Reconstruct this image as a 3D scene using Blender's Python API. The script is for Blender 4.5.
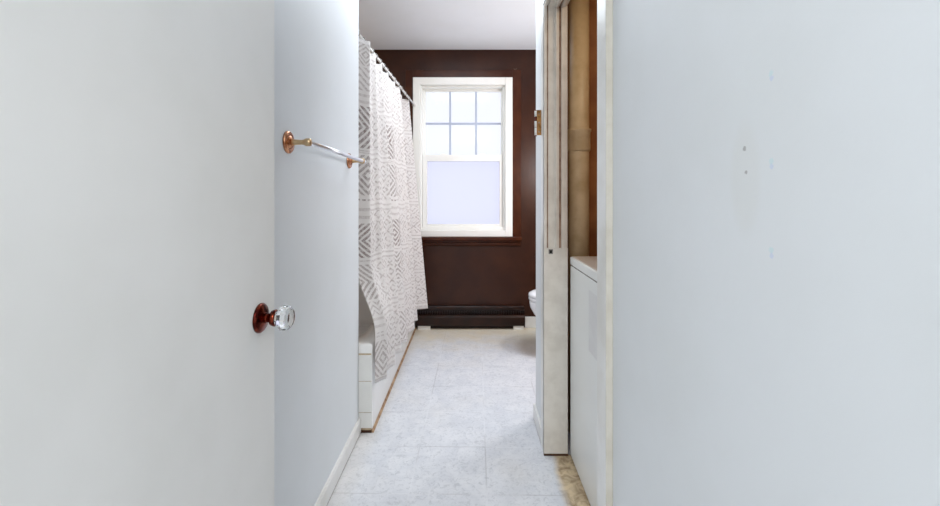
import bpy, bmesh, math, random
from mathutils import Vector, Matrix

S = bpy.context.scene
COL = S.collection
for o in list(bpy.data.objects):
    bpy.data.objects.remove(o)

# ------------------------------------------------------------------ camera, sky, lights, exposure
EYE = 1.16          # camera height
F = 420.0           # focal length in pixels of a 940 px wide frame
cam_d = bpy.data.cameras.new('camera')
cam = bpy.data.objects.new('camera', cam_d)
COL.objects.link(cam)
cam.location = (0, 0, EYE)
cam.rotation_euler = (math.radians(90), 0, 0)
cam_d.sensor_width = 36
cam_d.lens = 36 * F / 940
cam_d.shift_y = -55 / 940
cam_d.clip_start = 0.01
S.camera = cam

S.view_settings.view_transform = 'Standard'
S.view_settings.look = 'None'
S.view_settings.gamma = 1
S.view_settings.exposure = 0.14
S.view_settings.use_curve_mapping = False

world = bpy.data.worlds.new('sky')
S.world = world
world.use_nodes = True
bg = world.node_tree.nodes['Background']
bg.inputs['Color'].default_value = (0.93, 0.94, 1.0, 1)
bg.inputs['Strength'].default_value = 1.02


def area(name, loc, size, power, color, rot=(0, 0, 0)):
    d = bpy.data.lights.new(name, 'AREA')
    d.shape = 'RECTANGLE'
    d.size, d.size_y = size
    d.energy = power
    d.color = color
    o = bpy.data.objects.new(name, d)
    o.location = loc
    o.rotation_euler = rot
    COL.objects.link(o)
    return o


CEIL = 2.49
area('bathroom_fill_light', (-0.12, 2.58, CEIL - 0.03), (0.7, 0.9), 12.5, (0.84, 0.92, 1.0))  # added fill below the ceiling, no fixture modelled
area('hall_fill_light', (-0.05, -1.05, CEIL - 0.03), (0.7, 0.7), 35, (1.0, 0.98, 0.95))  # added fill behind the camera for the door and near walls
pd = bpy.data.lights.new('unseen_alcove_fill', 'POINT')  # unseen lamp added to lift the ceiling and floor
pd.energy = 27
pd.color = (0.95, 0.97, 1.0)
pd.shadow_soft_size = 0.10
po = bpy.data.objects.new('unseen_alcove_fill', pd)
po.location = (0.92, 2.72, 1.46)
COL.objects.link(po)
area('closet_fill_light', (0.80, 1.50, 2.30), (0.1, 0.1), 2.4, (1.0, 0.80, 0.55))  # added warm fill that brightens the dark closet


# ------------------------------------------------------------------ node helpers
class N:
    def __init__(s, name):
        s.m = bpy.data.materials.new(name)
        s.m.use_nodes = True
        s.t = s.m.node_tree
        s.b = s.t.nodes['Principled BSDF']

    def node(s, kind, **kw):
        n = s.t.nodes.new(kind)
        for k, v in kw.items():
            setattr(n, k, v)
        return n

    def link(s, a, b):
        s.t.links.new(a, b)

    def val(s, sock, v):
        if isinstance(v, (int, float)):
            sock.default_value = v
        else:
            s.link(v, sock)

    def math(s, op, a, b=0.0, c=0.0, clamp=False):
        n = s.node('ShaderNodeMath', operation=op, use_clamp=clamp)
        s.val(n.inputs[0], a)
        s.val(n.inputs[1], b)
        s.val(n.inputs[2], c)
        return n.outputs[0]

    def mix(s, f, a, b):
        n = s.node('ShaderNodeMix', data_type='RGBA')
        s.val(n.inputs[0], f)
        for i, c in ((6, a), (7, b)):
            if isinstance(c, tuple):
                n.inputs[i].default_value = (*c, 1) if len(c) == 3 else c
            else:
                s.link(c, n.inputs[i])
        return n.outputs[2]

    def noise(s, scale, detail=4, rough=0.55, vec=None, dist=0.0):
        n = s.node('ShaderNodeTexNoise')
        n.inputs['Scale'].default_value = scale
        n.inputs['Detail'].default_value = detail
        n.inputs['Roughness'].default_value = rough
        n.inputs['Distortion'].default_value = dist
        if vec is not None:
            s.link(vec, n.inputs['Vector'])
        return n.outputs['Fac']

    def ramp(s, f, lo, hi):
        n = s.node('ShaderNodeMapRange', interpolation_type='SMOOTHSTEP')
        s.val(n.inputs[0], f)
        n.inputs[1].default_value = lo
        n.inputs[2].default_value = hi
        return n.outputs[0]

    def pos(s):
        g = s.node('ShaderNodeTexCoord')
        return g.outputs['Object']

    def xyz(s, v):
        n = s.node('ShaderNodeSeparateXYZ')
        s.link(v, n.inputs[0])
        return n.outputs

    def stretch(s, v, sc):
        n = s.node('ShaderNodeMapping')
        s.link(v, n.inputs[0])
        n.inputs['Scale'].default_value = sc
        return n.outputs[0]

    def bump(s, h, strength=0.1, dist=0.01):
        n = s.node('ShaderNodeBump')
        n.inputs['Strength'].default_value = strength
        n.inputs['Distance'].default_value = dist
        s.link(h, n.inputs['Height'])
        s.link(n.outputs[0], s.b.inputs['Normal'])

    def base(s, c):
        if isinstance(c, tuple):
            s.b.inputs['Base Color'].default_value = (*c, 1)
        else:
            s.link(c, s.b.inputs['Base Color'])

    def set(s, **kw):
        for k, v in kw.items():
            s.val(s.b.inputs[k.replace('_', ' ')], v)
        return s


def lin(r, g, b):
    f = lambda c: (c / 255 / 12.92) if c <= 10 else ((c / 255 + 0.055) / 1.055) ** 2.4
    return (f(r), f(g), f(b))


def painted(name, c1, c2, rough=0.45, nscale=3.0, bump=0.05, bscale=60, spec=0.4):
    n = N(name)
    p = n.pos()
    n.base(n.mix(n.ramp(n.noise(nscale, 4, vec=p), 0.35, 0.7), c1, c2))
    n.set(Roughness=rough, Specular_IOR_Level=spec)
    n.bump(n.noise(bscale, 3, vec=p), bump, 0.004)
    return n


def dab(n, p, axes, cx, cy, r, soft=0.5):
    """a round dab on a surface: 1 inside radius r about (cx, cy) in the two given axes"""
    q = n.xyz(p)
    dx = n.math('SUBTRACT', q[axes[0]], cx)
    dy = n.math('SUBTRACT', q[axes[1]], cy)
    d = n.math('SQRT', n.math('ADD', n.math('MULTIPLY', dx, dx), n.math('MULTIPLY', dy, dy)))
    wob = n.math('MULTIPLY', n.math('SUBTRACT', n.noise(220, 2, vec=p), 0.5), r * 1.2)
    return n.math('SUBTRACT', 1.0, n.ramp(n.math('ADD', d, wob), r * soft, r), clamp=True)


# ------------------------------------------------------------------ materials
M = {}
M['wall'] = painted('white_wall_paint', lin(226, 230, 233), lin(223, 227, 229), 0.55).m
M['ceiling'] = painted('ceiling_paint', lin(230, 233, 238), lin(227, 230, 234), 0.7).m
M['trim'] = painted('white_trim_paint', lin(233, 233, 231), lin(224, 223, 218), 0.35, 8).m
M['jamb'] = painted('old_jamb_paint', lin(234, 229, 219), lin(220, 214, 203), 0.4, 14).m
M['edge'] = painted('shade_toned_casing_edge', lin(206, 203, 193), lin(196, 192, 180), 0.5, 14).m  # shade on the near casing edge painted in as a darker tone
M['groove'] = painted('worn_brown_groove', lin(170, 140, 118), lin(128, 98, 78), 0.5, 20).m

# right wall: scuffs and filled holes
n = painted('white_wall_paint_scuffed', lin(226, 230, 233), lin(223, 227, 229), 0.55)
p = n.pos()
base = n.b.inputs['Base Color'].links[0].from_socket
c = base
q = n.xyz(p)
sx = n.math('DIVIDE', n.math('SUBTRACT', q[1], 0.527), 0.030)
sz = n.math('DIVIDE', n.math('SUBTRACT', q[2], 1.185), 0.075)
sm = n.math('SUBTRACT', 1.0, n.ramp(n.math('ADD', n.math('MULTIPLY', sx, sx), n.math('MULTIPLY', sz, sz)), 0.3, 1.3), clamp=True)
c = n.mix(n.math('MULTIPLY', sm, 0.18), c, lin(214, 214, 206))
for cy, cz, r in ((0.528, 1.222, 0.0040), (0.525, 1.192, 0.0032)):
    c = n.mix(n.math('MULTIPLY', dab(n, p, (1, 2), cy, cz, r), 0.55), c, lin(120, 115, 112))
for cz in (1.301, 1.200, 1.098):
    c = n.mix(n.math('MULTIPLY', dab(n, p, (1, 2), 0.481, cz + 0.002, 0.0046), 0.4), c, lin(190, 226, 230))
    c = n.mix(n.math('MULTIPLY', dab(n, p, (1, 2), 0.4805, cz - 0.004, 0.0040), 0.4), c, lin(188, 204, 236))
n.base(c)
M['wall_right'] = n.m

# door paint
n = painted('door_paint', lin(231, 231, 229), lin(224, 224, 221), 0.6, 2.2, 0.06, 35)
M['door'] = n.m

# brown semi-gloss paint on the window wall
n = N('dark_brown_gloss_paint')
p = n.pos()
g1 = n.noise(5, 5, vec=p)
c = n.mix(n.ramp(g1, 0.3, 0.75), lin(46, 19, 7), lin(60, 30, 14))
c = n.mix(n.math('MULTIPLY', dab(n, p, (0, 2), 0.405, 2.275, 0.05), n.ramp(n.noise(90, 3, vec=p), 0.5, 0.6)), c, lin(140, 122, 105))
c = n.mix(n.math('MULTIPLY', dab(n, p, (0, 2), 0.452, 1.305, 0.012), 0.8), c, lin(30, 16, 12))
n.base(c)
n.set(Roughness=0.36, Specular_IOR_Level=0.32)
n.bump(n.noise(38, 4, vec=p), 0.22, 0.004)
M['brown'] = n.m
n = painted('dark_brown_trim_gloss', lin(56, 22, 7), lin(70, 34, 15), 0.3, 9, 0.12, 45, 0.25)
M['brown_trim'] = n.m
n = painted('dark_brown_heater_enamel', lin(28, 11, 5), lin(42, 19, 9), 0.3, 12, 0.1, 45, 0.3)
M['heater'] = n.m

# vinyl tile floor
n = N('pale_vinyl_tile')
p = n.pos()
rot = n.node('ShaderNodeMapping')
n.link(p, rot.inputs[0])
rot.inputs['Rotation'].default_value = (0, 0, math.radians(0.9))
q = n.xyz(rot.outputs[0])


def gridline(sock, off, period, w):
    f = n.math('FRACT', n.math('DIVIDE', n.math('SUBTRACT', sock, off), period))
    d = n.math('MULTIPLY', n.math('ABSOLUTE', n.math('SUBTRACT', f, 0.5)), 2.0)   # 1 on the line
    return n.ramp(d, 1 - 2 * w / period, 1 - w / period)


gx = gridline(q[0], 0.04, 0.3048, 0.004)
gy = gridline(q[1], 1.643, 0.314, 0.004)
grid = n.math('MAXIMUM', gx, gy)
a1 = n.noise(9, 8, 0.68, vec=p, dist=0.6)
a2 = n.noise(46, 6, 0.7, vec=p, dist=1.2)
a3 = n.noise(1.6, 3, 0.5, vec=p)
c = n.mix(n.ramp(a1, 0.32, 0.68), lin(216, 219, 225), lin(230, 232, 236))
c = n.mix(n.math('MULTIPLY', n.ramp(a2, 0.48, 0.66), 0.52), c, lin(178, 182, 188))
c = n.mix(n.math('MULTIPLY', n.ramp(a3, 0.5, 0.75), 0.30), c, lin(222, 216, 204))
ix = n.math('FLOOR', n.math('DIVIDE', n.math('SUBTRACT', q[0], 0.04 + 0.1524), 0.3048))
iy = n.math('FLOOR', n.math('DIVIDE', n.math('SUBTRACT', q[1], 1.643 + 0.157), 0.314))
cmb = n.node('ShaderNodeCombineXYZ')
n.link(ix, cmb.inputs[0])
n.link(iy, cmb.inputs[1])
wn = n.node('ShaderNodeTexWhiteNoise')
n.link(cmb.outputs[0], wn.inputs['Vector'])
c = n.mix(n.math('MULTIPLY', wn.outputs['Value'], 0.12), c, lin(212, 214, 220))
gn = n.ramp(n.noise(3.0, 2, vec=p), 0.42, 0.58)
gcol = n.mix(gn, lin(168, 168, 172), lin(236, 238, 242))
c = n.mix(n.math('MULTIPLY', grid, 0.38), c, gcol)
# yellowed vinyl along the heater, the brown stain in front of the toilet, and the edge by the washer
wob = n.math('MULTIPLY', n.math('SUBTRACT', n.noise(7, 4, vec=p), 0.5), 0.5)
s1 = n.ramp(n.math('ADD', q[1], n.math('MULTIPLY', wob, 1.3)), 3.05, 3.80)
c = n.mix(n.math('MULTIPLY', s1, 0.75), c, lin(224, 208, 174))
dx = n.math('DIVIDE', n.math('SUBTRACT', q[0], 0.46), 0.16)
dy = n.math('DIVIDE', n.math('SUBTRACT', q[1], 3.28), 0.22)
dd = n.math('ADD', n.math('ADD', n.math('MULTIPLY', dx, dx), n.math('MULTIPLY', dy, dy)), wob)
s2 = n.math('SUBTRACT', 1.0, n.ramp(dd, 0.2, 1.5), clamp=True)
c = n.mix(n.math('MULTIPLY', s2, 0.55), c, lin(150, 128, 100))
s3 = n.ramp(n.math('ADD', q[0], n.math('MULTIPLY', wob, 0.10)), 0.322, 0.362)
s3 = n.math('MULTIPLY', s3, n.math('LESS_THAN', q[1], 1.905))
c = n.mix(n.math('MULTIPLY', s3, 0.9), c, n.mix(n.ramp(n.noise(22, 5, vec=p, dist=1.0), 0.35, 0.7), lin(222, 200, 160), lin(150, 118, 72)))
s4 = n.math('SUBTRACT', 1.0, n.ramp(n.math('ADD', q[0], n.math('MULTIPLY', wob, 0.10)), -0.53, -0.45), clamp=True)
c = n.mix(n.math('MULTIPLY', s4, 0.2), c, lin(214, 200, 176))
n.base(c)
n.set(Roughness=0.40, Specular_IOR_Level=0.45)
n.bump(n.math('SUBTRACT', a2, n.math('MULTIPLY', grid, 0.8)), 0.12, 0.003)
M['floor'] = n.m
M['crack'] = painted('dark_floor_gap', lin(64, 40, 26), lin(110, 76, 50), 0.8, 20).m
M['caulk'] = painted('brown_stained_caulk', lin(190, 160, 128), lin(140, 106, 76), 0.7, 24).m

M['closet'] = painted('brown_closet_boards', lin(178, 118, 66), lin(140, 84, 42), 0.6, 5).m
M['pipe'] = painted('cream_pipe_paint', lin(222, 198, 158), lin(196, 168, 124), 0.4, 7).m
M['vinyl'] = painted('white_window_vinyl', lin(240, 240, 236), lin(236, 236, 230), 0.35, 4, 0.0).m
M['muntin'] = painted('backlit_toned_muntin', lin(176, 185, 206), lin(172, 181, 202), 0.4, 4, 0.0).m  # backlit darkness of the bars painted into their tone
M['tile'] = painted('white_glazed_tile', lin(236, 236, 232), lin(228, 228, 224), 0.15, 6, 0.0, 40, 0.5).m
M['grout'] = painted('tan_grout', lin(196, 178, 150), lin(160, 140, 112), 0.8, 30).m
M['tub'] = painted('white_tub_enamel', lin(242, 242, 240), lin(236, 236, 234), 0.15, 4, 0.0, 40, 0.5).m
M['surround'] = painted('beige_tub_surround', lin(234, 214, 192), lin(226, 206, 184), 0.35, 4).m
M['porcelain'] = painted('white_porcelain', lin(242, 244, 248), lin(238, 240, 244), 0.12, 4, 0.0, 40, 0.5).m
M['washer'] = painted('white_washer_enamel', lin(236, 238, 236), lin(232, 234, 232), 0.28, 3, 0.0, 40, 0.5).m
M['washer_top'] = painted('off_white_washer_top', lin(222, 212, 200), lin(212, 200, 188), 0.3, 5, 0.0).m
M['patch'] = painted('pale_grey_patch', lin(226, 227, 226), lin(221, 221, 221), 0.4, 16).m
M['rubber'] = painted('black_rubber', (0.01, 0.01, 0.01), (0.02, 0.02, 0.02), 0.7).m


def metal(name, col, rough, col2=None, sc=30):
    n = N(name)
    n.base(n.mix(n.ramp(n.noise(sc, 4, vec=n.pos()), 0.4, 0.65), col, col2 or col))
    n.set(Metallic=1.0, Roughness=rough)
    return n.m


M['brass'] = metal('worn_pale_brass', lin(214, 188, 148), 0.3, lin(184, 150, 110))
M['old_brass'] = metal('tarnished_brass', lin(160, 122, 78), 0.4, lin(112, 82, 50))
M['copper'] = metal('reddish_copper', lin(132, 62, 44), 0.22, lin(64, 22, 18), 60)
M['rose'] = metal('rose_brass', lin(214, 158, 122), 0.22, lin(160, 98, 66), 30)
M['chrome'] = metal('chrome', lin(238, 240, 246), 0.32)
M['steel'] = metal('dull_steel', lin(150, 146, 140), 0.35, lin(90, 80, 74))

n = N('clear_cut_glass')
n.base((0.98, 0.99, 0.98))
n.set(Roughness=0.02, Transmission_Weight=1.0, IOR=1.5)
M['crystal'] = n.m


def pane_mat(name, tint, through, grain):
    """thin window glass: part clear, part frosted"""
    m = bpy.data.materials.new(name)
    m.use_nodes = True
    t = m.node_tree
    t.nodes.clear()
    out = t.nodes.new('ShaderNodeOutputMaterial')
    tr = t.nodes.new('ShaderNodeBsdfTransparent')
    tl = t.nodes.new('ShaderNodeBsdfTranslucent')
    tr.inputs[0].default_value = (*tint, 1)
    tl.inputs[0].default_value = (*tint, 1)
    gl = t.nodes.new('ShaderNodeBsdfGlossy')
    gl.inputs['Roughness'].default_value = grain
    m1 = t.nodes.new('ShaderNodeMixShader')
    m1.inputs[0].default_value = through
    t.links.new(tl.outputs[0], m1.inputs[1])
    t.links.new(tr.outputs[0], m1.inputs[2])
    m2 = t.nodes.new('ShaderNodeMixShader')
    m2.inputs[0].default_value = 0.012
    t.links.new(m1.outputs[0], m2.inputs[1])
    t.links.new(gl.outputs[0], m2.inputs[2])
    nz = t.nodes.new('ShaderNodeTexNoise')
    nz.inputs['Scale'].default_value = 180
    bp = t.nodes.new('ShaderNodeBump')
    bp.inputs['Strength'].default_value = 0.1
    t.links.new(nz.outputs[0], bp.inputs['Height'])
    t.links.new(bp.outputs[0], gl.inputs['Normal'])
    t.links.new(m2.outputs[0], out.inputs[0])
    return m


M['pane_clear'] = pane_mat('clear_window_glass', (0.97, 0.98, 1.0), 0.92, 0.05)
M['pane_frost'] = pane_mat('frosted_window_glass', (0.90, 0.91, 1.0), 0.60, 0.3)


# printed curtain fabric: rows of nested diamonds, stripes and dashes in taupe on off white
def curtain_material(total_u):
    n = N('taupe_geometric_print_fabric')
    uvn = n.node('ShaderNodeUVMap')
    uvn.uv_map = 'UVMap'
    q = n.xyz(uvn.outputs[0])
    nz = n.noise(60, 3, vec=uvn.outputs[0])
    u = n.math('ADD', q[0], n.math('MULTIPLY', n.math('SUBTRACT', nz, 0.5), 0.008))
    v = q[1]

    def tri(x, period, off=0.0):        # 0 at the centre of a motif .. 1 at its edge
        f = n.math('FRACT', n.math('DIVIDE', n.math('ADD', x, off), period))
        return n.math('MULTIPLY', n.math('ABSOLUTE', n.math('SUBTRACT', f, 0.5)), 2.0)

    def row(v0, v1):
        return n.math('MULTIPLY', n.math('GREATER_THAN', v, v0), n.math('LESS_THAN', v, v1))

    def diamond(v0, v1, period, off, rings, cut):
        a = tri(u, period, off)
        h = v1 - v0
        b = n.math('MULTIPLY', n.math('ABSOLUTE', n.math('SUBTRACT', v, (v0 + v1) / 2)), 2.0 / h)
        d = n.math('MULTIPLY', n.math('ADD', a, b), rings)
        return n.math('GREATER_THAN', n.math('FRACT', d), cut)

    def chevron(period, vper, off, cut):
        a = n.math('MULTIPLY', tri(u, period, off), period * 0.5)
        d = n.math('DIVIDE', n.math('ADD', v, a), vper)
        return n.math('GREATER_THAN', n.math('FRACT', d), cut)

    def stripes(vper, cut):
        return n.math('GREATER_THAN', n.math('FRACT', n.math('DIVIDE', v, vper)), cut)

    def dashes(uper, vper, cut):
        return n.math('MULTIPLY', stripes(vper, 0.55), n.math('GREATER_THAN', n.math('FRACT', n.math('DIVIDE', u, uper)), cut))

    BIG = 0.19
    rows = [
        (0.000, 0.022, stripes(0.02, 0.6), 0.5),
        (0.025, 0.205, diamond(0.025, 0.205, 0.15, 0.02, 2.6, 0.52), 0.62),
        (0.215, 0.250, dashes(0.03, 0.018, 0.4), 0.45),
        (0.260, 0.330, stripes(0.036, 0.62), 0.30),
        (0.335, 0.405, chevron(0.055, 0.028, 0, 0.6), 0.45),
        (0.415, 0.590, diamond(0.415, 0.590, BIG, 0.095, 3.0, 0.50), 0.70),
        (0.600, 0.615, stripes(0.012, 0.5), 0.4),
        (0.625, 0.800, diamond(0.625, 0.800, BIG, 0.0, 3.0, 0.46), 0.95),
        (0.815, 0.890, stripes(0.040, 0.60), 0.34),
        (0.900, 0.925, dashes(0.026, 0.03, 0.35), 0.85),
        (0.945, 1.150, diamond(0.945, 1.150, BIG, 0.03, 3.0, 0.48), 0.75),
        (1.160, 1.175, stripes(0.012, 0.5), 0.45),
        (1.185, 1.400, diamond(1.185, 1.400, BIG, 0.085, 3.0, 0.45), 0.95),
        (1.410, 1.470, stripes(0.034, 0.60), 0.34),
        (1.480, 1.600, chevron(0.09, 0.034, 0.02, 0.58), 0.5),
        (1.610, 1.720, diamond(1.610, 1.720, 0.11, 0.0, 2.4, 0.52), 0.55),
        (1.728, 1.790, stripes(0.030, 0.66), 0.32),
    ]
    ink = None
    for v0, v1, f, k in rows:
        x = n.math('MULTIPLY', n.math('MULTIPLY', row(v0, v1), f), k)
        ink = x if ink is None else n.math('ADD', ink, x)
    # dark motif columns between finer ones, with overexposed paleness painted into the print
    col = tri(u, 0.62, 0.25)                       # 0 in a dark column
    fine = n.math('GREATER_THAN', col, 0.30)
    dd = n.math('ADD', tri(u, 0.115), tri(v, 0.098))
    small = n.math('GREATER_THAN', n.math('FRACT', n.math('MULTIPLY', dd, 1.7)), 0.58)
    dot = n.math('LESS_THAN', n.math('ADD', tri(u, 0.0575), tri(v, 0.049)), 0.42)
    small = n.math('MAXIMUM', n.math('MULTIPLY', small, 0.7), n.math('MULTIPLY', dot, 0.6))
    band = n.math('GREATER_THAN', n.math('FRACT', n.math('DIVIDE', v, 0.285)), 0.20)
    small = n.math('MULTIPLY', n.math('MULTIPLY', small, band), n.ramp(n.noise(40, 2, vec=uvn.outputs[0]), 0.42, 0.52))
    bands = n.math('MULTIPLY', n.math('SUBTRACT', 1.0, band), n.math('MULTIPLY', stripes(0.028, 0.6), 0.30))
    soft = n.math('ADD', n.math('MULTIPLY', ink, 0.10), n.math('ADD', n.math('MULTIPLY', small, 0.62), bands))
    ink = n.math('MULTIPLY', ink, 0.85)
    mixv = n.node('ShaderNodeMix')
    n.link(fine, mixv.inputs[0])
    n.link(ink, mixv.inputs[2])
    n.link(soft, mixv.inputs[3])
    wear = n.ramp(n.noise(70, 5, 0.75, vec=uvn.outputs[0]), 0.36, 0.60)
    k = n.math('MULTIPLY', mixv.outputs[0], n.math('ADD', n.math('MULTIPLY', wear, 0.7), 0.3), clamp=True)
    tint = n.mix(n.noise(7, 2, vec=uvn.outputs[0]), lin(126, 98, 86), lin(134, 118, 116))
    c = n.mix(k, lin(243, 240, 238), tint)
    n.base(c)
    n.set(Roughness=0.85, Specular_IOR_Level=0.15)
    tl = n.node('ShaderNodeBsdfTranslucent')
    n.link(c, tl.inputs[0])
    ms = n.node('ShaderNodeMixShader')
    ms.inputs[0].default_value = 0.33
    n.link(n.b.outputs[0], ms.inputs[1])
    n.link(tl.outputs[0], ms.inputs[2])
    n.link(ms.outputs[0], n.t.nodes['Material Output'].inputs[0])
    n.bump(n.noise(500, 2, vec=uvn.outputs[0]), 0.1, 0.001)
    return n.m


# ------------------------------------------------------------------ mesh helpers
class MB:
    def __init__(s):
        s.bm = bmesh.new()

    def box(s, x0, x1, y0, y1, z0, z1, mi=0):
        vs = [s.bm.verts.new((x, y, z)) for x in (x0, x1) for y in (y0, y1) for z in (z0, z1)]
        for f in ((0, 1, 3, 2), (4, 6, 7, 5), (0, 4, 5, 1), (2, 3, 7, 6), (0, 2, 6, 4), (1, 5, 7, 3)):
            fc = s.bm.faces.new([vs[i] for i in f])
            fc.material_index = mi
        return s

    def prism(s, pts, axis, a0, a1, mi=0):
        """extrude a closed 2D outline along an axis ('x': pts are (y,z); 'y': (x,z); 'z': (x,y))"""
        mk = {'x': lambda p, a: (a, p[0], p[1]), 'y': lambda p, a: (p[0], a, p[1]), 'z': lambda p, a: (p[0], p[1], a)}[axis]
        A = [s.bm.verts.new(mk(p, a0)) for p in pts]
        B = [s.bm.verts.new(mk(p, a1)) for p in pts]
        k = len(pts)
        fs = [s.bm.faces.new(A), s.bm.faces.new(B[::-1])]
        for i in range(k):
            fs.append(s.bm.faces.new((A[i], A[(i + 1) % k], B[(i + 1) % k], B[i])))
        for f in fs:
            f.material_index = mi
        return s

    def lathe(s, prof, origin, axis, seg=32, mi=0, smooth=True):
        """prof: (distance along axis, radius)"""
        ax = Vector(axis).normalized()
        t = Vector((0, 0, 1)) if abs(ax.z) < 0.9 else Vector((1, 0, 0))
        e1 = ax.cross(t).normalized()
        e2 = ax.cross(e1)
        o = Vector(origin)
        rings = []
        for d, r in prof:
            if r < 1e-6:
                rings.append([s.bm.verts.new(o + ax * d)])
            else:
                rings.append([s.bm.verts.new(o + ax * d + (e1 * math.cos(2 * math.pi * i / seg) + e2 * math.sin(2 * math.pi * i / seg)) * r) for i in range(seg)])
        for a, b in zip(rings, rings[1:]):
            for i in range(seg):
                j = (i + 1) % seg
                if len(a) == 1 and len(b) == 1:
                    continue
                if len(a) == 1:
                    f = s.bm.faces.new((a[0], b[j], b[i]))
                elif len(b) == 1:
                    f = s.bm.faces.new((a[i], a[j], b[0]))
                else:
                    f = s.bm.faces.new((a[i], a[j], b[j], b[i]))
                f.smooth = smooth
                f.material_index = mi
        for r, flip in ((rings[0], True), (rings[-1], False)):
            if len(r) > 1:
                f = s.bm.faces.new(r[::-1] if flip else r)
                f.material_index = mi
        return s

    def loft(s, rings, mi=0, cap=True, smooth=True):
        """rings: lists of equal length of points"""
        R = [[s.bm.verts.new(p) for p in r] for r in rings]
        k = len(R[0])
        for a, b in zip(R, R[1:]):
            for i in range(k):
                f = s.bm.faces.new((a[i], a[(i + 1) % k], b[(i + 1) % k], b[i]))
                f.smooth = smooth
                f.material_index = mi
        if cap:
            s.bm.faces.new(R[0][::-1]).material_index = mi
            s.bm.faces.new(R[-1]).material_index = mi
        return s

    def tube(s, a, b, r, seg=16, mi=0):
        a, b = Vector(a), Vector(b)
        return s.lathe([(0, r), ((b - a).length, r)], a, b - a, seg, mi)

    def build(s, name, mats, parent=None, bevel=0.0, seg=2, kind=None):
        bmesh.ops.recalc_face_normals(s.bm, faces=s.bm.faces)
        me = bpy.data.meshes.new(name)
        s.bm.to_mesh(me)
        s.bm.free()
        o = bpy.data.objects.new(name, me)
        COL.objects.link(o)
        for m in (mats if isinstance(mats, (list, tuple)) else [mats]):
            me.materials.append(m)
        if parent is not None:
            o.parent = parent
            o.matrix_parent_inverse = Matrix.Translation(-parent.location)
        if bevel:
            b = o.modifiers.new('bevel', 'BEVEL')
            b.width = bevel
            b.segments = seg
            b.limit_method = 'ANGLE'
            b.angle_limit = math.radians(40)
        if kind:
            o['kind'] = kind
        return o


def thing(name, label, cat, loc, group=None):
    o = bpy.data.objects.new(name, None)
    o.empty_display_size = 0.05
    COL.objects.link(o)
    o.location = loc
    o['label'] = label
    o['category'] = cat
    if group:
        o['group'] = group
    return o


def struct(mb, name, mats, label, cat, bevel=0.0):
    o = mb.build(name, mats, None, bevel, kind='structure')
    o['label'] = label
    o['category'] = cat
    return o


# ------------------------------------------------------------------ the room
BACK = 3.765
XL, XR = -0.550, 0.345          # side wall faces
HALL = -1.6

struct(MB().box(-1.40, 1.40, HALL, BACK + 0.15, -0.08, 0), 'floor', M['floor'],
       'pale mottled vinyl tile floor with faint square joints', 'floor')
struct(MB().box(-1.40, 1.40, HALL, BACK + 0.15, CEIL, CEIL + 0.08), 'ceiling', M['ceiling'],
       'smooth white ceiling above the brown window wall', 'ceiling')
struct(MB().box(XL - 0.10, XL, HALL, 2.073, 0, CEIL), 'wall_left', M['wall'],
       'white side wall carrying the towel bar', 'wall')
# tub alcove
struct(MB().box(-1.40, XL - 0.10, 1.97, 2.073, 0, CEIL), 'wall_alcove_near', M['surround'],
       'beige wall closing the near end of the tub alcove', 'wall')
struct(MB().box(-1.40, -1.25, 2.073, BACK, 0, CEIL), 'wall_alcove_side', M['surround'],
       'beige wall along the far side of the tub', 'wall')

# brown window wall, with a hole for the window
K = BACK / 3.72


def kh(h):
    return EYE + (h - EYE) * K


WX0, WX1, WZ0, WZ1 = -0.503 * K, 0.375 * K, kh(0.82), kh(2.224)
w = MB()
w.box(-0.885, WX0, BACK, BACK + 0.15, 0, CEIL)
w.box(WX1, 1.40, BACK, BACK + 0.15, 0, CEIL)
w.box(WX0, WX1, BACK, BACK + 0.15, 0, WZ0)
w.box(WX0, WX1, BACK, BACK + 0.15, WZ1, CEIL)
struct(w, 'wall_back', M['brown'], 'glossy dark brown wall around the bright window', 'wall')
struct(MB().box(-1.40, -0.885, BACK - 0.004, BACK + 0.15, 0, CEIL), 'wall_alcove_back', M['surround'],
       'beige wall at the far end of the tub alcove', 'wall')
# flat brown board casing around the window
w = MB()
CX0, CX1, CZ1 = -0.571 * K, 0.452 * K, kh(2.292)
w.box(CX0, WX0, BACK - 0.012, BACK, WZ0 - 0.05, CZ1)
w.box(WX1, CX1, BACK - 0.012, BACK, WZ0 - 0.05, CZ1)
w.box(WX0, WX1, BACK - 0.012, BACK, WZ1, CZ1)
struct(w, 'trim_1', M['brown_trim'], 'flat dark brown board casing around the window', 'trim', 0.002)

# right wall with the closet opening
JN, JF = 1.085, 1.898             # near and far edge of the opening
HEAD = 2.03
w = MB()
w.box(XR, XR + 0.096, HALL, JN, 0, CEIL)
w.box(XR, XR + 0.096, JN, JF + 0.012, HEAD + 0.012, CEIL)
struct(w, 'wall_right', M['wall_right'], 'wide blank white wall on the right with small scuffs', 'wall')
struct(MB().box(XR, XR + 0.096, JF + 0.012, 2.20, 0, CEIL), 'wall_stub', M['wall'],
       'narrow white wall end between the closet opening and the toilet', 'wall')
struct(MB().box(XR + 0.096, 1.40, 2.20, 2.30, 0, CEIL), 'wall_closet_far', M['closet'],
       'brown wall at the far end of the laundry closet behind the pipe', 'wall')
struct(MB().box(1.30, 1.40, 0.9, 2.20, 0, CEIL), 'wall_closet_back', M['closet'],
       'brown back wall of the laundry closet behind the washer', 'wall')
struct(MB().box(XR + 0.096, 1.30, 0.9, 1.0, 0, CEIL), 'wall_closet_near', M['closet'],
       'brown wall at the near end of the laundry closet', 'wall')
struct(MB().box(1.28, 1.40, 2.30, BACK, 0, CEIL), 'wall_toilet_side', M['wall'],
       'white wall behind the toilet tank', 'wall')

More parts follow.
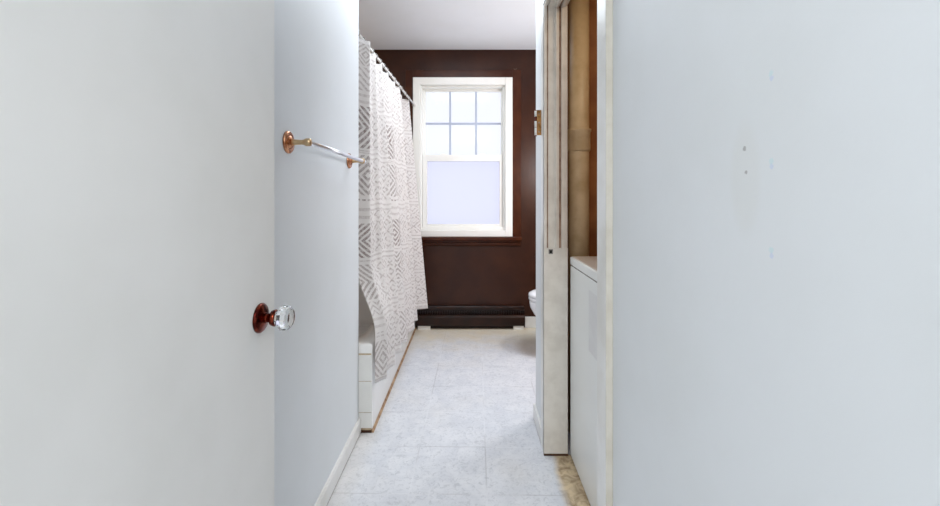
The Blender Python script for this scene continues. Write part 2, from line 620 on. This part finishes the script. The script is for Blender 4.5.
# closet opening: casings on the wall face, jamb with stops
w = MB()
w.box(XR - 0.017, XR, 1.016, JN, 0, HEAD + 0.075)
w.box(XR - 0.017, XR, 1.013, 1.016, 0, HEAD + 0.075, 1)  # near edge strip carrying the painted shade tone
w.box(XR - 0.017, XR, JN, JF, HEAD, HEAD + 0.075)
w.box(XR - 0.012, XR, JF, JF + 0.075, 0, HEAD + 0.075)
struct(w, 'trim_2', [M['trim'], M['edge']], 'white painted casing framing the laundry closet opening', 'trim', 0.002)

w = MB()
X0, X1 = XR - 0.012, XR + 0.096
w.box(X0, X1, JF, JF + 0.012, 0, HEAD)                      # far jamb board
w.box(X0, X1, JF - 0.006, JF, 0, 0.935)                     # thicker plain lower part
lo = 0.935
for a, b, d in ((0.3335, 0.346, 0.010), (0.352, 0.378, 0.009), (0.378, 0.3835, 0.012), (0.3835, 0.391, 0.022), (0.391, 0.400, 0.013), (0.410, 0.424, 0.012), (0.424, 0.434, 0.006)):
    w.box(a, b, JF - d, JF, lo, HEAD)
    w.box(a, b, JN, JF, HEAD - d, HEAD)
w.box(0.400, 0.410, JF - 0.006, JF, lo, HEAD, 1)            # worn brown groove
w.box(0.400, 0.410, JN, JF, HEAD - 0.004, HEAD, 1)
w.box(0.346, 0.352, JF - 0.006, JF, lo, HEAD, 1)
w.box(X0 + 0.012, X1, JN, JF + 0.012, HEAD, HEAD + 0.012)   # head jamb
w.box(X0 + 0.012, X1, JN - 0.0, JN + 0.006, 0, HEAD)        # near jamb board
jb = struct(w, 'trim_3', [M['jamb'], M['groove']], 'grooved off-white jamb moulding of the closet, plain below waist height', 'trim', 0.0015)
w = MB()
w.box(X0, X1, JF - 0.009, JF, 0.0, 0.008)
w.build('floor_gap', M['crack'], jb)
# little square strike hole at the foot of the moulding
b = MB().box(0.354, 0.373, JF - 0.010, JF - 0.006, 0.908, 0.929).build('strike_plate', M['steel'], jb, 0.001)
MB().box(0.358, 0.369, JF - 0.0112, JF - 0.010, 0.912, 0.925).build('strike_hole', M['rubber'], b)

# baseboards
w = MB()
w.prism([(XL, 0.006), (XL + 0.012, 0.006), (XL + 0.012, 0.064), (XL + 0.006, 0.074), (XL, 0.074)], 'y', HALL, 2.073)
bl = struct(w, 'baseboard_left', M['trim'], 'low white baseboard under the towel bar wall', 'baseboard')
MB().box(XL, XL + 0.010, HALL, 2.073, 0, 0.006).build('floor_gap', M['crack'], bl)
w = MB()
w.box(XR - 0.012, XR, JF + 0.075, 2.212, 0.006, 0.078)
w.box(XR, XR + 0.096, 2.20, 2.212, 0.006, 0.078)
bs = struct(w, 'baseboard_right', M['trim'], 'short white baseboard on the wall end beside the closet', 'baseboard', 0.002)
MB().box(XR - 0.010, XR, JF + 0.075, 2.21, 0, 0.006).build('floor_gap', M['crack'], bs)
struct(MB().box(0.492, 1.28, BACK - 0.014, BACK, 0, 0.098), 'baseboard_back', M['trim'],
       'cream baseboard on the window wall right of the heater', 'baseboard', 0.002)

# hinge leaf left on the wall end
HF, HY = XR - 0.012, 1.966
h = thing('hinge', 'tarnished brass hinge leaf standing out from the white casing left of the closet jamb', 'hinge', (HF, HY, 1.51))
leaf = MB().box(HF - 0.020, HF, HY - 0.002, HY + 0.002, 1.454, 1.5715).build('hinge_leaf', M['old_brass'], h, 0.0005)
for z0, z1 in ((1.454, 1.489), (1.491, 1.520), (1.542, 1.568)):
    kn = MB().tube((HF - 0.024, HY + 0.004, z0), (HF - 0.024, HY + 0.004, z1), 0.0062, 14).build('hinge_knuckle', M['trim'], h)
    kn['label'] = 'white painted hinge knuckle'
MB().tube((HF - 0.024, HY + 0.004, 1.450), (HF - 0.024, HY + 0.004, 1.571), 0.0045, 14).build('hinge_pin', M['copper'], h)
for zz in (1.470, 1.513, 1.555):
    MB().lathe([(0, 0.0040), (0.0010, 0.0035), (0.0013, 0.0)], (HF - 0.010, HY - 0.002, zz), (0, -1, 0), 12).build('screw', M['steel'], leaf)

# ------------------------------------------------------------------ the window
fw = MB()
FY0, FY1 = BACK - 0.022, BACK + 0.13
WI0, WI1, WJ0, WJ1 = -0.425 * K, 0.292 * K, kh(0.905), kh(2.145)
A0, A1, B0, B1 = -0.440 * K, 0.312 * K, kh(0.875), kh(2.160)     # clear inner opening of the frame


def ring(mb, x0, x1, z0, z1, X0, X1, Z0, Z1, y0, y1):
    """a rectangular ring: outer X0..Z1, inner x0..z1"""
    mb.box(X0, x0, y0, y1, Z0, Z1)
    mb.box(x1, X1, y0, y1, Z0, Z1)
    mb.box(x0, x1, y0, y1, Z0, z0)
    mb.box(x0, x1, y0, y1, z1, Z1)


ring(fw, A0, A1, B0, B1, WX0, WX1, WZ0, WZ1, FY0, FY1)
ring(fw, WI0 + 0.0, WI1, WJ0, WJ1, A0, A1, B0, B1, BACK + 0.02, FY1)
win = struct(fw, 'window_1', M['vinyl'], 'white double hung window with six panes over one frosted pane', 'window', 0.003)


def at(px, py, y):
    return (px - 470) * y / F, EYE + (198 - py) * y / F


YU = BACK + 0.085      # upper sash front
YL = BACK + 0.035      # lower sash front
# upper sash
ux0, uz1 = at(425.6, 91.5, YU)
ux1, uz0 = at(501.0, 155.0, YU)
sa = MB()
ring(sa, ux0, ux1, uz0, uz1, WI0 - 0.006, WI1 + 0.006, uz0 - 0.045, WJ1 + 0.01, YU, YU + 0.04)
us = sa.build('upper_sash', M['vinyl'], win, 0.003)
mu = MB()
for px in (450.1, 476.1):
    x, _ = at(px, 120, YU)
    mu.box(x - 0.0085, x + 0.0085, YU + 0.008, YU + 0.028, uz0, uz1)
_, z = at(450, 123.4, YU)
mu.box(ux0, ux1, YU + 0.009, YU + 0.027, z - 0.0085, z + 0.0085)
mu.build('muntin', M['muntin'], us, 0.002)
MB().box(ux0 - 0.004, ux1 + 0.004, YU + 0.016, YU + 0.020, uz0 - 0.004, uz1 + 0.004).build('upper_pane', M['pane_clear'], us)
# lower sash
lx0, lz1 = at(427.3, 161.2, YL)
lx1, lz0 = at(499.6, 224.0, YL)
_, mr = at(450, 154.8, YL)
_, br = at(450, 230.8, YL)
sa = MB()
ring(sa, lx0, lx1, lz0, lz1, WI0 + 0.002, WI1 - 0.002, br, mr, YL, YL + 0.04)
ls = sa.build('lower_sash', M['vinyl'], win, 0.003)
MB().box(lx0 - 0.004, lx1 + 0.004, YL + 0.018, YL + 0.022, lz0 - 0.004, lz1 + 0.004).build('lower_pane', M['pane_frost'], ls)
for px in (443.3, 482.6):
    x, z = at(px, 154.8, YL + 0.02)
    lk = MB().prism([(x - 0.032, mr), (x + 0.032, mr), (x + 0.024, mr + 0.010), (x - 0.004, mr + 0.014), (x - 0.022, mr + 0.010)], 'y', YL + 0.008, YL + 0.034)
    lk.build('sash_lock', M['vinyl'], ls, 0.002)
# brown stool and apron below
SZ = WZ0
st = MB()
st.prism([(BACK, SZ - 0.035), (BACK - 0.062, SZ - 0.035), (BACK - 0.072, SZ - 0.027), (BACK - 0.072, SZ - 0.008), (BACK - 0.064, SZ), (BACK, SZ)], 'x', -0.59, 0.455)
sill = st.build('window_stool', M['brown_trim'], win)
st = MB()
st.prism([(BACK, SZ - 0.085), (BACK - 0.020, SZ - 0.085), (BACK - 0.030, SZ - 0.072), (BACK - 0.030, SZ - 0.055), (BACK - 0.044, SZ - 0.048), (BACK - 0.044, SZ - 0.035), (BACK, SZ - 0.035)], 'x', -0.575, 0.450)
st.build('window_apron', M['brown_trim'], win)

# ------------------------------------------------------------------ baseboard heater below the window
t = thing('baseboard_heater', 'long dark brown baseboard heater under the window', 'heater', (0, BACK - 0.05, 0))
HX0, HX1 = -0.470, 0.484
w = MB()
w.prism([(BACK - 0.001, 0.034), (BACK - 0.070, 0.034), (BACK - 0.076, 0.042), (BACK - 0.076, 0.108), (BACK - 0.066, 0.126), (BACK - 0.056, 0.130),
         (BACK - 0.056, 0.124), (BACK - 0.030, 0.124), (BACK - 0.030, 0.160), (BACK - 0.001, 0.160)], 'x', HX0, HX1)
w.build('front_cover', M['heater'], t)
w = MB()
w.prism([(BACK - 0.001, 0.160), (BACK - 0.032, 0.160), (BACK - 0.032, 0.170), (BACK - 0.052, 0.174), (BACK - 0.052, 0.196), (BACK - 0.046, 0.202), (BACK - 0.001, 0.202)], 'x', HX0, HX1 - 0.006)
w.build('top_ledge', M['heater'], t)
w = MB()
for i in range(60):
    x = HX0 + 0.03 + i * 0.0150
    w.box(x, x + 0.002, BACK - 0.052, BACK - 0.032, 0.126, 0.158)
w.build('fins', M['heater'], t)
for x0, x1 in ((HX0 + 0.01, HX0 + 0.12), (HX1 - 0.10, HX1 - 0.01)):
    ft = MB().box(x0, x1, BACK - 0.060, BACK - 0.004, 0.0, 0.034).build('foot', M['trim'], t)
    ft['label'] = 'white painted block under the heater end'
MB().box(HX0 + 0.12, HX1 - 0.10, BACK - 0.022, BACK - 0.002, 0.0, 0.034).build('toe_strip', M['heater'], t)

# ------------------------------------------------------------------ bathtub
TX0, TX1, TY0, TY1, TH = -1.248, -0.485, 2.076, BACK - 0.006, 0.437
t = thing('bathtub', 'white bathtub behind the patterned curtain with tiled near end', 'bathtub', (-0.86, 2.9, 0))


def rrect(x0, x1, y0, y1, z, r, k=6):
    pts = []
    for cx, cy, a0 in ((x1 - r, y1 - r, 0), (x0 + r, y1 - r, 90), (x0 + r, y0 + r, 180), (x1 - r, y0 + r, 270)):
        for i in range(k + 1):
            a = math.radians(a0 + 90 * i / k)
            pts.append((cx + r * math.cos(a), cy + r * math.sin(a), z))
    return pts


w = MB()
w.loft([rrect(TX0, TX1 - 0.006, TY0 + 0.006, TY1, 0.36, 0.004),
        rrect(TX0, TX1, TY0, TY1, TH - 0.045, 0.006),
        rrect(TX0, TX1, TY0, TY1, TH - 0.012, 0.008),
        rrect(TX0 + 0.008, TX1 - 0.008, TY0 + 0.008, TY1 - 0.008, TH, 0.01),
        rrect(TX0 + 0.07, TX1 - 0.075, TY0 + 0.09, TY1 - 0.08, TH, 0.10),
        rrect(TX0 + 0.085, TX1 - 0.09, TY0 + 0.11, TY1 - 0.10, TH - 0.02, 0.11),
        rrect(TX0 + 0.12, TX1 - 0.12, TY0 + 0.18, TY1 - 0.16, 0.14, 0.14),
        rrect(TX0 + 0.18, TX1 - 0.18, TY0 + 0.26, TY1 - 0.24, 0.09, 0.12)], cap=False)
w.bm.faces.new([w.bm.verts[-1 - i] for i in range(28)] if False else [v for v in list(w.bm.verts)[-28:]])
w.build('tub_basin', M['tub'], t)
MB().box(TX0, TX1 - 0.004, TY0 + 0.03, TY1, 0.0, 0.03).build('tub_base', M['tub'], t)
w = MB().box(TX1 - 0.02, TX1, TY0 + 0.012, TY1, 0.012, TH - 0.045)
w.build('apron', M['tub'], t, 0.003)
# tiled near end of the apron, facing the door
w = MB()
ex0, ex1 = XL - 0.02, TX1 - 0.001
zs = [0.022, 0.100, 0.254, TH - 0.052]
for a, b in zip(zs, zs[1:]):
    w.box(ex0, ex1, TY0 - 0.002, TY0 + 0.012, a + 0.0015, b - 0.0015)
w.build('end_tile', M['tile'], t, 0.001)
MB().box(ex0, ex1 - 0.002, TY0 + 0.0, TY0 + 0.011, 0.012, TH - 0.045).build('grout', M['grout'], t)
MB().box(ex0, ex1, TY0 - 0.002, TY0 + 0.03, 0.0, 0.013).build('toe_gap', M['crack'], t)
w = MB().prism([(TX1 - 0.006, 0), (TX1 + 0.009, 0), (TX1 + 0.006, 0.006), (TX1, 0.012), (TX1 - 0.006, 0.012)], 'y', TY0, TY1)
w.build('caulk_line', M['caulk'], t)

# ------------------------------------------------------------------ shower curtain on its rod
RX, RZ = -0.530, 1.990


def rod_x(y):
    return -0.558 + 0.0425 * (y - 2.32)


t = thing('curtain_rod', 'thin white curtain rod holding the patterned shower curtain', 'curtain rod', (RX, 2.9, RZ))
MB().tube((rod_x(2.079), 2.079, RZ), (rod_x(BACK), BACK - 0.014, RZ), 0.008, 20).build('rod', M['trim'], t)
for y, d in ((2.0735, 1), (BACK - 0.0125, -1)):
    MB().lathe([(0, 0.020), (0.004, 0.020), (0.014, 0.015), (0.022, 0.012)], (rod_x(y), y, RZ), (0, d, 0), 24).build('rod_flange', M['trim'], t)


def interp(pts, s):
    for (s0, *a), (s1, *b) in zip(pts, pts[1:]):
        if s <= s1:
            k = (s - s0) / (s1 - s0)
            return [x + (y - x) * k for x, y in zip(a, b)]
    return list(pts[-1][1:])


TOP = [(0, -0.575, 2.102), (0.05, -0.518, 2.150), (0.09, -0.540, 2.22), (0.14, -0.551, 2.34), (0.5, -0.540, 2.75), (0.80, -0.524, 3.20), (0.925, -0.585, 3.452), (1.0, -0.508, 3.50)]
BOT = [(0, -0.472, 2.092), (0.05, -0.437, 2.15), (0.10, -0.432, 2.21), (0.35, -0.430, 2.60), (0.60, -0.415, 3.0), (0.78, -0.418, 3.22), (0.925, -0.455, 3.44), (1.0, -0.350, 3.50)]
C_TOP, C_BOT = 1.974, 0.235
NU, NV = 220, 90
t = thing('shower_curtain', 'white shower curtain with taupe geometric print hanging outside the tub', 'shower curtain', (RX, 2.8, C_BOT))
grid = []
NH = 12


def sstep(x):
    x = max(0.0, min(1.0, x))
    return x * x * (3 - 2 * x)


for i in range(NU + 1):
    s = i / NU
    col = []
    tx, ty = interp(TOP, s)
    bx, by = interp(BOT, s)
    for j in range(NV + 1):
        v = j / NV
        # hem scallops between the hooks at the top edge
        sc = abs(math.sin(math.pi * NH * min(1, s / 0.93)))
        top = C_TOP + 0.004 * sstep((s - 0.85) / 0.1) - 0.016 * sc * (1 - max(0, (s - 0.9) / 0.1))
        h = C_BOT + (top - C_BOT) * v + 0.010 * math.sin(9 * s) * (1 - v)
        flare = 1 - sstep((h - 0.48) / 0.36)
        line = 1 - (h - C_BOT) / (C_TOP - C_BOT)
        k = flare + (line - flare) * sstep(s / 0.35)
        x = tx + (bx - tx) * k
        y = ty + (by - ty) * k
        env = sstep(s / 0.06) * sstep((0.96 - s) / 0.10)
        amp = (0.011 + 0.006 * (1 - v)) * env
        ph = 2 * math.pi * (7.2 * s + 0.10 * math.sin(6 * s + 2.2 * v))
        x += amp * (math.sin(ph) + 0.35 * math.sin(2.3 * ph + 1.1 + v))
        y += 0.5 * amp * math.cos(ph * 1.0 + 0.4)
        col.append(Vector((x, y, h)))
    grid.append(col)
# cloth length along u (averaged over heights)
us = [0.0]
for i in range(NU):
    us.append(us[-1] + sum((grid[i + 1][j] - grid[i][j]).length for j in range(0, NV + 1, 15)) / 7)
bm = bmesh.new()
uvl = bm.loops.layers.uv.new('UVMap')
V = [[bm.verts.new(p) for p in c] for c in grid]
for i in range(NU):
    for j in range(NV):
        f = bm.faces.new((V[i][j], V[i + 1][j], V[i + 1][j + 1], V[i][j + 1]))
        f.smooth = True
        for lp, (a, b) in zip(f.loops, ((i, j), (i + 1, j), (i + 1, j + 1), (i, j + 1))):
            lp[uvl].uv = (us[a], (C_TOP - C_BOT) * b / NV)
me = bpy.data.meshes.new('curtain_cloth')
bm.to_mesh(me)
bm.free()
cl = bpy.data.objects.new('curtain_cloth', me)
COL.objects.link(cl)
cl.parent = t
cl.matrix_parent_inverse = Matrix.Translation(-t.location)
me.materials.append(curtain_material(us[-1]))
so = cl.modifiers.new('thick', 'SOLIDIFY')
so.thickness = 0.0012
# hooks
for kx in range(NH + 1):
    s = 0.93 * kx / NH
    p = grid[min(NU, round(s * NU))][NV]
    w = MB()
    pts = []
    R = 0.016
    for i in range(20):
        a = 2 * math.pi * i / 20
        ring_pts = []
        c = Vector((rod_x(p.y) + R * math.cos(a), p.y, RZ - 0.0053 + R * math.sin(a)))
        e = Vector((math.cos(a), 0, math.sin(a)))
        for j in range(8):
            b = 2 * math.pi * j / 8
            ring_pts.append(c + e * 0.0022 * math.cos(b) + Vector((0, 0.0022 * math.sin(b), 0)))
        pts.append(ring_pts)
    w.loft(pts + [pts[0]], cap=False)
    w.build('curtain_ring', M['steel'], t)

# ------------------------------------------------------------------ towel bar on the left wall
t = thing('towel_bar', 'brass towel bar with chrome rod on the left wall', 'towel bar', (XL, 1.56, 1.323))
BZ, BX = 1.328, -0.487
for y in (1.266, 1.905):
    MB().lathe([(0, 0.034), (0.005, 0.034), (0.0085, 0.031), (0.0095, 0.024), (0.0085, 0.021), (0.012, 0.018), (0.016, 0.012)], (XL, y, BZ), (1, 0, 0), 32).build('rosette', M['rose'], t)
    MB().lathe([(0.012, 0.012), (0.024, 0.0085), (0.042, 0.0072), (0.050, 0.0085), (0.053, 0.0105), (0.058, 0.012), (0.067, 0.012), (0.071, 0.010), (0.073, 0.0)], (XL, y, BZ), (1, 0, 0), 24).build('post', M['brass'], t)
MB().tube((BX, 1.266, BZ), (BX, 1.940, BZ), 0.0078, 16).build('bar', M['chrome'], t)

# ------------------------------------------------------------------ open door with glass knob
DX = -0.450
dr = struct(MB().box(DX - 0.035, DX, 0.205, 0.968, 0.012, 2.02), 'door_1', M['door'],
            'white slab door standing open on the left with a glass knob', 'door', 0.002)
KY, KZ = 0.900, 0.903
w = MB().lathe([(0, 0.0315), (0.003, 0.0315), (0.006, 0.029), (0.008, 0.026), (0.010, 0.018), (0.012, 0.012)], (DX, KY, KZ), (1, 0, 0), 36)
kb = w.build('door_knob', M['copper'], dr)
kb['label'] = 'copper rosette and faceted glass knob'
w = MB().lathe([(0.010, 0.011), (0.016, 0.0095), (0.022, 0.010), (0.026, 0.016), (0.033, 0.018), (0.037, 0.016)], (DX, KY, KZ), (1, 0, 0), 28)
w.build('knob_shank', M['copper'], kb)
w = MB().lathe([(0.036, 0.012), (0.039, 0.019), (0.047, 0.0255), (0.053, 0.0268), (0.061, 0.0255), (0.067, 0.019), (0.069, 0.0)], (DX, KY, KZ), (1, 0, 0), 12, smooth=False)
w.build('glass_knob', M['crystal'], kb)

# ------------------------------------------------------------------ washing machine in the closet
t = thing('washing_machine', 'white top loading washing machine inside the laundry closet', 'washing machine', (0.79, 1.52, 0))
AX0, AX1, AY0, AY1, AH = 0.4475, 1.13, 1.185, 1.878, 0.898
w = MB().box(AX0 + 0.001, AX1, AY0, AY1, 0.012, 0.858)
w.build('cabinet', M['washer'], t, 0.004)
w = MB().box(AX0, AX1, AY0 - 0.001, AY1 + 0.001, 0.862, AH)
w.build('top_cover', [M['washer']], t, 0.006, 3)
MB().box(AX0 + 0.004, AX1 - 0.004, AY0 + 0.004, AY1 - 0.004, 0.856, 0.864).build('seam', M['steel'], t)
w = MB().box(AX0 + 0.006, AX1 - 0.16, AY0 + 0.015, AY1 - 0.012, AH - 0.0005, AH + 0.003)
w.build('lid', M['washer_top'], t, 0.0015)
w = MB().prism([(AX1 - 0.15, AH), (AX1, AH), (AX1, AH + 0.14), (AX1 - 0.06, AH + 0.14)], 'y', AY0 + 0.01, AY1 - 0.01)
w.build('control_console', M['washer'], t, 0.006)
for i in range(3):
    MB().lathe([(0, 0.028), (0.018, 0.024), (0.02, 0)], (AX1 - 0.105, AY0 + 0.15 + 0.19 * i, AH + 0.07), (-0.84, 0, 0.54), 20).build('control_dial', M['washer'], t)
w = MB().box(AX0 + 0.0002, AX0 + 0.002, 1.475, 1.585, 0.585, 0.815)  # flat rectangle slightly greyer than the cabinet
pt = w.build('grey_front_patch', M['patch'], t)
pt['label'] = 'pale grey rectangular patch on the front'
for x in (AX0 + 0.06, AX1 - 0.06):
    for y in (AY0 + 0.06, AY1 - 0.06):
        MB().lathe([(0, 0.02), (0.014, 0.018)], (x, y, 0), (0, 0, 1), 16).build('foot', M['rubber'], t)

# ------------------------------------------------------------------ drain stack in the closet corner
t = thing('drain_pipe', 'cream painted vertical pipe with collar in the brown laundry closet', 'pipe', (0.540, 2.085, 0))
MB().tube((0.540, 2.085, 0), (0.540, 2.085, CEIL), 0.050, 40).build('pipe', M['pipe'], t)
w = MB().lathe([(0, 0.050), (0.004, 0.0545), (0.012, 0.056), (0.095, 0.056), (0.101, 0.060), (0.110, 0.060), (0.114, 0.050)], (0.540, 2.085, 1.388), (0, 0, 1), 40)
w.build('pipe_collar', M['pipe'], t)

# ------------------------------------------------------------------ toilet round the corner
TCY = 3.14
t = thing('toilet', 'white toilet peeking out beyond the wall end right of the heater', 'toilet', (0.85, TCY, 0))


def oval(cx, front, back, wid, z, k=36):
    """elongated outline: the front (-x) long, the back short"""
    pts = []
    for i in range(k):
        a = 2 * math.pi * i / k
        c, s_ = math.cos(a), math.sin(a)
        pts.append((cx + (front if c < 0 else back) * c, TCY + wid * s_, z))
    return pts


w = MB()
w.loft([oval(0.80, 0.19, 0.22, 0.115, 0.0), oval(0.80, 0.18, 0.22, 0.105, 0.03), oval(0.79, 0.17, 0.22, 0.10, 0.14),
        oval(0.77, 0.22, 0.22, 0.13, 0.22), oval(0.74, 0.26, 0.24, 0.165, 0.29), oval(0.73, 0.280, 0.26, 0.182, 0.345),
        oval(0.73, 0.286, 0.26, 0.186, 0.385), oval(0.73, 0.282, 0.258, 0.182, 0.395), oval(0.73, 0.22, 0.20, 0.125, 0.393),
        oval(0.74, 0.17, 0.16, 0.10, 0.30), oval(0.76, 0.08, 0.08, 0.05, 0.22)])
w.build('bowl', M['porcelain'], t)
w = MB()
w.loft([oval(0.73, 0.284, 0.22, 0.184, 0.399), oval(0.73, 0.292, 0.23, 0.192, 0.406), oval(0.73, 0.292, 0.23, 0.192, 0.418),
        oval(0.73, 0.284, 0.22, 0.184, 0.423), oval(0.73, 0.18, 0.15, 0.11, 0.423), oval(0.73, 0.18, 0.15, 0.11, 0.399), oval(0.73, 0.284, 0.22, 0.184, 0.399)], cap=False)
w.build('seat', M['porcelain'], t)
w = MB()
w.loft([oval(0.73, 0.286, 0.22, 0.186, 0.424), oval(0.73, 0.294, 0.23, 0.194, 0.432), oval(0.73, 0.290, 0.23, 0.190, 0.448), oval(0.73, 0.262, 0.21, 0.165, 0.461), oval(0.73, 0.14, 0.12, 0.09, 0.466)])
w.build('lid', M['porcelain'], t)
w = MB()
w.loft([rrect(1.03, 1.255, TCY - 0.20, TCY + 0.20, 0.37, 0.03), rrect(1.02, 1.265, TCY - 0.22, TCY + 0.22, 0.74, 0.03)])
w.build('tank', M['porcelain'], t)
w = MB()
w.loft([rrect(1.01, 1.27, TCY - 0.23, TCY + 0.23, 0.741, 0.03), rrect(1.01, 1.27, TCY - 0.23, TCY + 0.23, 0.77, 0.03), rrect(1.02, 1.265, TCY - 0.22, TCY + 0.22, 0.778, 0.03)])
w.build('tank_lid', M['porcelain'], t)
MB().box(0.95, 1.08, TCY - 0.10, TCY + 0.10, 0.20, 0.372).build('bowl_shelf', M['porcelain'], t, 0.02)
MB().tube((1.012, TCY + 0.15, 0.68), (0.985, TCY + 0.09, 0.675), 0.008, 12).build('flush_lever', M['chrome'], t)
